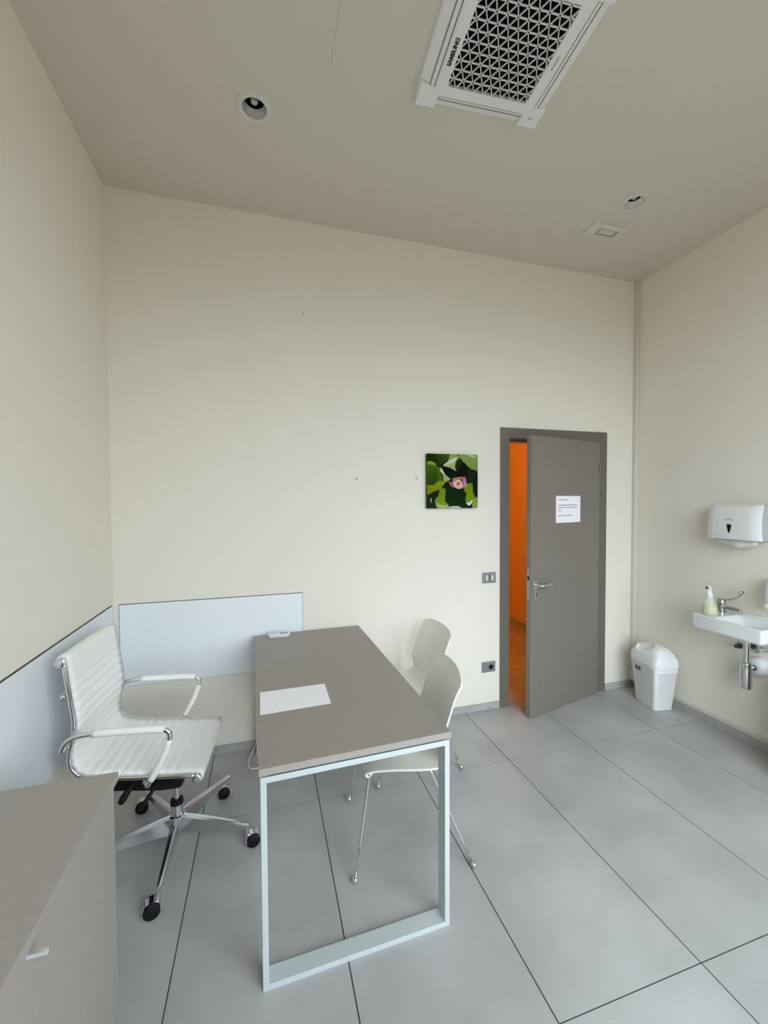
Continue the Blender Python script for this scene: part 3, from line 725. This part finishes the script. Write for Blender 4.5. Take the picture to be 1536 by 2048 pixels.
# sticker on the side facing the desk
stk = bmesh.new(); tilt = math.atan2(.020, .294)
mt = Matrix.Translation((-.1012, .045, .285)) @ Matrix.Rotation(-tilt, 4, 'Y')
box(stk, -.0012, .0002, -.030, .030, -.018, .018, mtx=mt)
sl = obj('sticker', stk, mat('grey_sticker', (.42, .42, .42), .6), BN)
sd = bmesh.new()
for y0, y1, z0, z1 in ((.016, .027, -.013, .013), (-.024, -.006, .002, .014), (-.026, -.016, -.006, .004), (-.012, .006, -.015, -.008), (.000, .010, .003, .010)): box(sd, -.0018, -.0010, y0, y1, z0, z1, mtx=mt)
obj('sticker_print', sd, INK, BN)

# ------------------------------------------------------------------ wash basin and tap
BS = empty('wash_basin', 'small white ceramic basin hung on the right wall', 'basin', (0, 0, 0))
bx0, bx1, by0, by1, bz0, bz1 = 3.702, 3.998, -1.150, -.738, .768, .862
cxm, cym, hxm, hym = (bx0 + bx1) / 2, (by0 + by1) / 2, (bx1 - bx0) / 2, (by1 - by0) / 2
hcx, hcy = 3.842, -1.000
bm = loft([rrect(hxm - .012, hym - .010, .02, 4, bz0, cxm, cym), rrect(hxm - .002, hym - .002, .012, 4, bz0 + .012, cxm, cym), rrect(hxm, hym, .010, 4, bz1 - .004, cxm, cym), rrect(hxm - .003, hym - .003, .010, 4, bz1, cxm, cym),
           rrect(.124, .138, .03, 4, bz1, hcx, hcy), rrect(.118, .130, .03, 4, bz1 - .006, hcx, hcy), rrect(.095, .100, .03, 4, bz1 - .062, hcx, hcy), rrect(.05, .06, .03, 4, bz1 - .075, hcx, hcy)])
obj('bowl', bm, CERAM, BS, smooth=True, sharp=30)
obj('back_ledge', bx(3.982, 4.004, by0 + .002, by1 - .012, bz1 - .002, bz1 + .016), CERAM, BS, bevel=.004)
obj('drain', lathe([(.0, bz1 - .0745), (.020, bz1 - .074), (.022, bz1 - .0755)], 16, (hcx, hcy, 0), cap=False), CHROME, BS, smooth=True)
TAPM = mat('dark_chrome', (.50, .50, .48), .14, metal=1.0)
TX, TY = 3.925, -.775
TP = empty('basin_tap', 'chrome tap with long elbow lever at the far end of the basin', 'tap', (TX, TY, bz1 + .0005))
obj('tap_body', lathe([(.0, 0), (.026, 0), (.026, .006), (.021, .010), (.021, .040), (.025, .050), (.025, .075), (.020, .085), (.0, .087)], 20), TAPM, TP, smooth=True, sharp=35)
obj('spout', tube([(0, 0, .028), (0, -.03, .036), (0, -.075, .038), (0, -.115, .034), (0, -.118, .020)], [.012, .012, .011, .012, .013], 12), TAPM, TP, smooth=True)
obj('lever', tube([(0, .02, .086), (0, -.02, .084), (0, -.07, .105), (0, -.105, .122), (0, -.118, .145), (0, -.128, .166)], [.011, .009, .0075, .0075, .013, .017], 10, flat=.6), TAPM, TP, smooth=True)
# trap and valves below
TR = empty('drain_trap', 'chrome bottle trap below the basin with white wall collar', 'trap', (3.872, -.968, 0))
obj('down_pipe', lathe([(.018, .766), (.018, .53)], 18), CHROME, TR, smooth=True, sharp=40)
obj('pipe_nut', lathe([(.022, .767), (.024, .764), (.024, .745), (.020, .742)], 18), CHROME, TR, smooth=True, sharp=40)
obj('trap_cup', lathe([(.019, .590), (.029, .585), (.031, .575), (.031, .425), (.028, .418), (.0, .418)], 22), CHROME, TR, smooth=True, sharp=40)
obj('outlet_arm', tube([(.02, 0, .545), (.125, -.005, .545)], .016, 14), CHROME, TR, smooth=True)
obj('wall_collar', lathe([(.018, .058), (.034, .056), (.052, .070), (.062, .098), (.063, .131), (.0, .131)], 24, (0, -.005, .545), 'x', cap=False), WHITE, TR, smooth=True, sharp=50, label='white plastic wall collar')
VA = empty('stop_valve', 'chrome stop valve on the wall under the basin edge', 'valve', (4.004, -.990, .662))
obj('valve_body', lathe([(.018, 0), (.018, -.004), (.011, -.006), (.011, -.05), (.0, -.05)], 14, (0, 0, 0), 'x'), CHROME, VA, smooth=True, sharp=40)
obj('valve_knob', lathe([(.0, -.050), (.016, -.050), (.018, -.056), (.016, -.074), (.0, -.076)], 12, (0, 0, 0), 'x'), CHROME, VA, smooth=True, sharp=40)
obj('hose', tube([(-.030, 0, 0), (-.036, -.01, .04), (-.05, -.03, .07), (-.07, -.04, .100)], .006, 8, smooth=4), ALU, VA, smooth=True)
MBS = ((4.004, -.846, .640, 'small dark fixing bolt under the basin, far side of the drain pipe'), (4.004, -.925, .664, 'small dark fixing bolt under the basin, between drain pipe and stop valve'))
for bx_, by_, bz_, lb in MBS:
    MBK = empty('basin_bolt', lb, 'bolt', (bx_, by_, bz_), 0, 'fixing bolts under the basin')
    obj('bolt_head', lathe([(.020, 0), (.020, -.008), (.013, -.010), (.013, -.04), (.0, -.04)], 8, (0, 0, 0), 'x'), mat('dark_steel', (.12, .12, .12), .35, metal=.8), MBK)

# ------------------------------------------------------------------ spray bottle
SB = empty('spray_bottle', 'clear spray bottle half full of yellow-green liquid on the basin', 'bottle', (3.790, -.792, bz1 + .0005), math.radians(20))
bot = [(.0, .0), (.040, .0), (.045, .004), (.046, .020), (.043, .045), (.034, .075), (.024, .100), (.017, .118), (.0155, .124)]
LIQ = mat('yellow_green_liquid', (.52, .57, .14), .25, spec=.4)
BOT = mat('frosted_plastic', (.86, .88, .82), .3, alpha=.42)
obj('liquid', lathe([(r * .94 if r else 0, z + .001 if i == 0 else z) for i, (r, z) in enumerate(bot[:5])] + [(.036, .062), (.0, .062)], 24, cap=False), LIQ, SB, smooth=True, sharp=50)
obj('bottle_body', lathe(bot, 24, cap=False), BOT, SB, smooth=True, sharp=60)
obj('neck_cap', lathe([(.0, .120), (.018, .120), (.018, .138), (.013, .140), (.012, .160), (.0, .160)], 18, cap=False), WHITE, SB, smooth=True, sharp=40)
obj('spray_head', tube([(.012, 0, .158), (.006, 0, .172), (-.010, 0, .185), (-.030, 0, .190), (-.048, 0, .188)], [.010, .011, .011, .010, .008], 12), WHITE, SB, smooth=True)
obj('nozzle', lathe([(.0, -.046), (.009, -.047), (.009, -.060), (.0, -.061)], 12, (0, 0, .187), 'x', cap=False), mat('dark_nozzle', (.10, .10, .09), .5), SB, smooth=True, sharp=40)
obj('trigger', tube([(-.026, 0, .182), (-.036, 0, .165), (-.038, 0, .145), (-.044, 0, .132)], [.005, .006, .0055, .004], 8), WHITE, SB, smooth=True)

# ------------------------------------------------------------------ paper towel dispenser and soap dispenser
TD = empty('towel_dispenser', 'white paper towel dispenser on the right wall above the basin', 'dispenser', (0, 0, 0))
ty0, ty1, tz0, tz1 = -1.012, -.702, 1.376, 1.606
obj('back_case', bx(3.916, 4.004, ty0 + .004, ty1 - .004, tz0 - .004, tz1 - .006), GREYD, TD, bevel=.006)
cov = [(3.930, tz1 + .000), (3.918, tz1 + .001), (3.900, tz1 - .010), (3.884, tz1 - .030), (3.874, tz1 - .070), (3.868, tz1 - .130), (3.868, tz0 + .03), (3.872, tz0), (3.925, tz0 - .003), (3.914, tz0 + .06), (3.914, tz0 + .15)]
def sect(y, sh): return [Vector((x + (sh if x < 3.905 else 0), y, z)) for x, z in cov]
ys_ = [(ty0 - .002, .020), (ty0 + .020, .005), (ty0 + .05, .0), (ty1 - .05, .0), (ty1 - .020, .005), (ty1 + .002, .020)]
obj('cover', loft([sect(y, s) for y, s in ys_]), WHITE, TD, smooth=True, sharp=30)
ym = (ty0 + ty1) / 2 + .005
w_ = bmesh.new(); ptsw = [(-.014, .028), (.014, .028), (.012, .004), (.004, -.026), (0, -.031), (-.004, -.026), (-.012, .004)]
f0 = [w_.verts.new((3.8672, ym + y, 1.448 + z)) for y, z in ptsw]; f1 = [w_.verts.new((3.8690, ym + y, 1.448 + z)) for y, z in ptsw]
w_.faces.new(f0); w_.faces.new(f1[::-1])
for k in range(7): w_.faces.new((f0[k], f0[(k + 1) % 7], f1[(k + 1) % 7], f1[k]))
obj('sight_window', w_, BLACK, TD)
obj('embossed_arc', tube([(3.8682, ym - .024, 1.505), (3.8682, ym, 1.511), (3.8682, ym + .024, 1.505)], .0022, 6, smooth=4), GREYD, TD, smooth=True)
tw = []
for i in range(13):
    f = i / 12; y = ty0 + .035 + f * (.235); dr = .050 * math.sin(PI * min(1, f * 1.0 + .05)) ** .55
    wv = .006 * math.sin(f * 11)
    tw.append([Vector((3.905 + wv, y, tz0 - .0045)), Vector((3.952 + wv, y, tz0 - .0045)), Vector((3.950 + wv, y, tz0 - .012 - dr * .7)), Vector((3.925 + wv, y, tz0 - .014 - dr)), Vector((3.905 + wv, y, tz0 - .010 - dr * .8))])
tag(obj('paper_towel', loft(tw), TOWEL, smooth=True), 'crumpled paper towel hanging out below the towel dispenser', 'towel')
SD = empty('soap_dispenser', 'white wall soap dispenser at the right edge above the basin', 'dispenser', (4.004, -1.080, .99))
sdp = [rrect(.055, .050, .02, 4, z, 0, 0) for z in (0,)]
obj('body', loft([[Vector((-.0 - d_, y * .96, z)) for y, z in ((-.05, 0), (.05, 0), (.052, .10), (.040, .155), (-.040, .155), (-.052, .10))] for d_ in (0, .07, .09)]), mat('pale_grey_plastic', (.58, .60, .59), .4), SD, bevel=.012, seg=3)
obj('push_button', loft([[Vector((-d_, y, z)) for y, z in ((-.047, -.003), (.047, -.003), (.040, -.045), (-.040, -.045))] for d_ in (.0, .085, .10)]), WHITE, SD, bevel=.014, seg=3)
obj('sight_window', bx(-.0912, -.0885, -.012, .012, .05, .10), BLACK, SD)
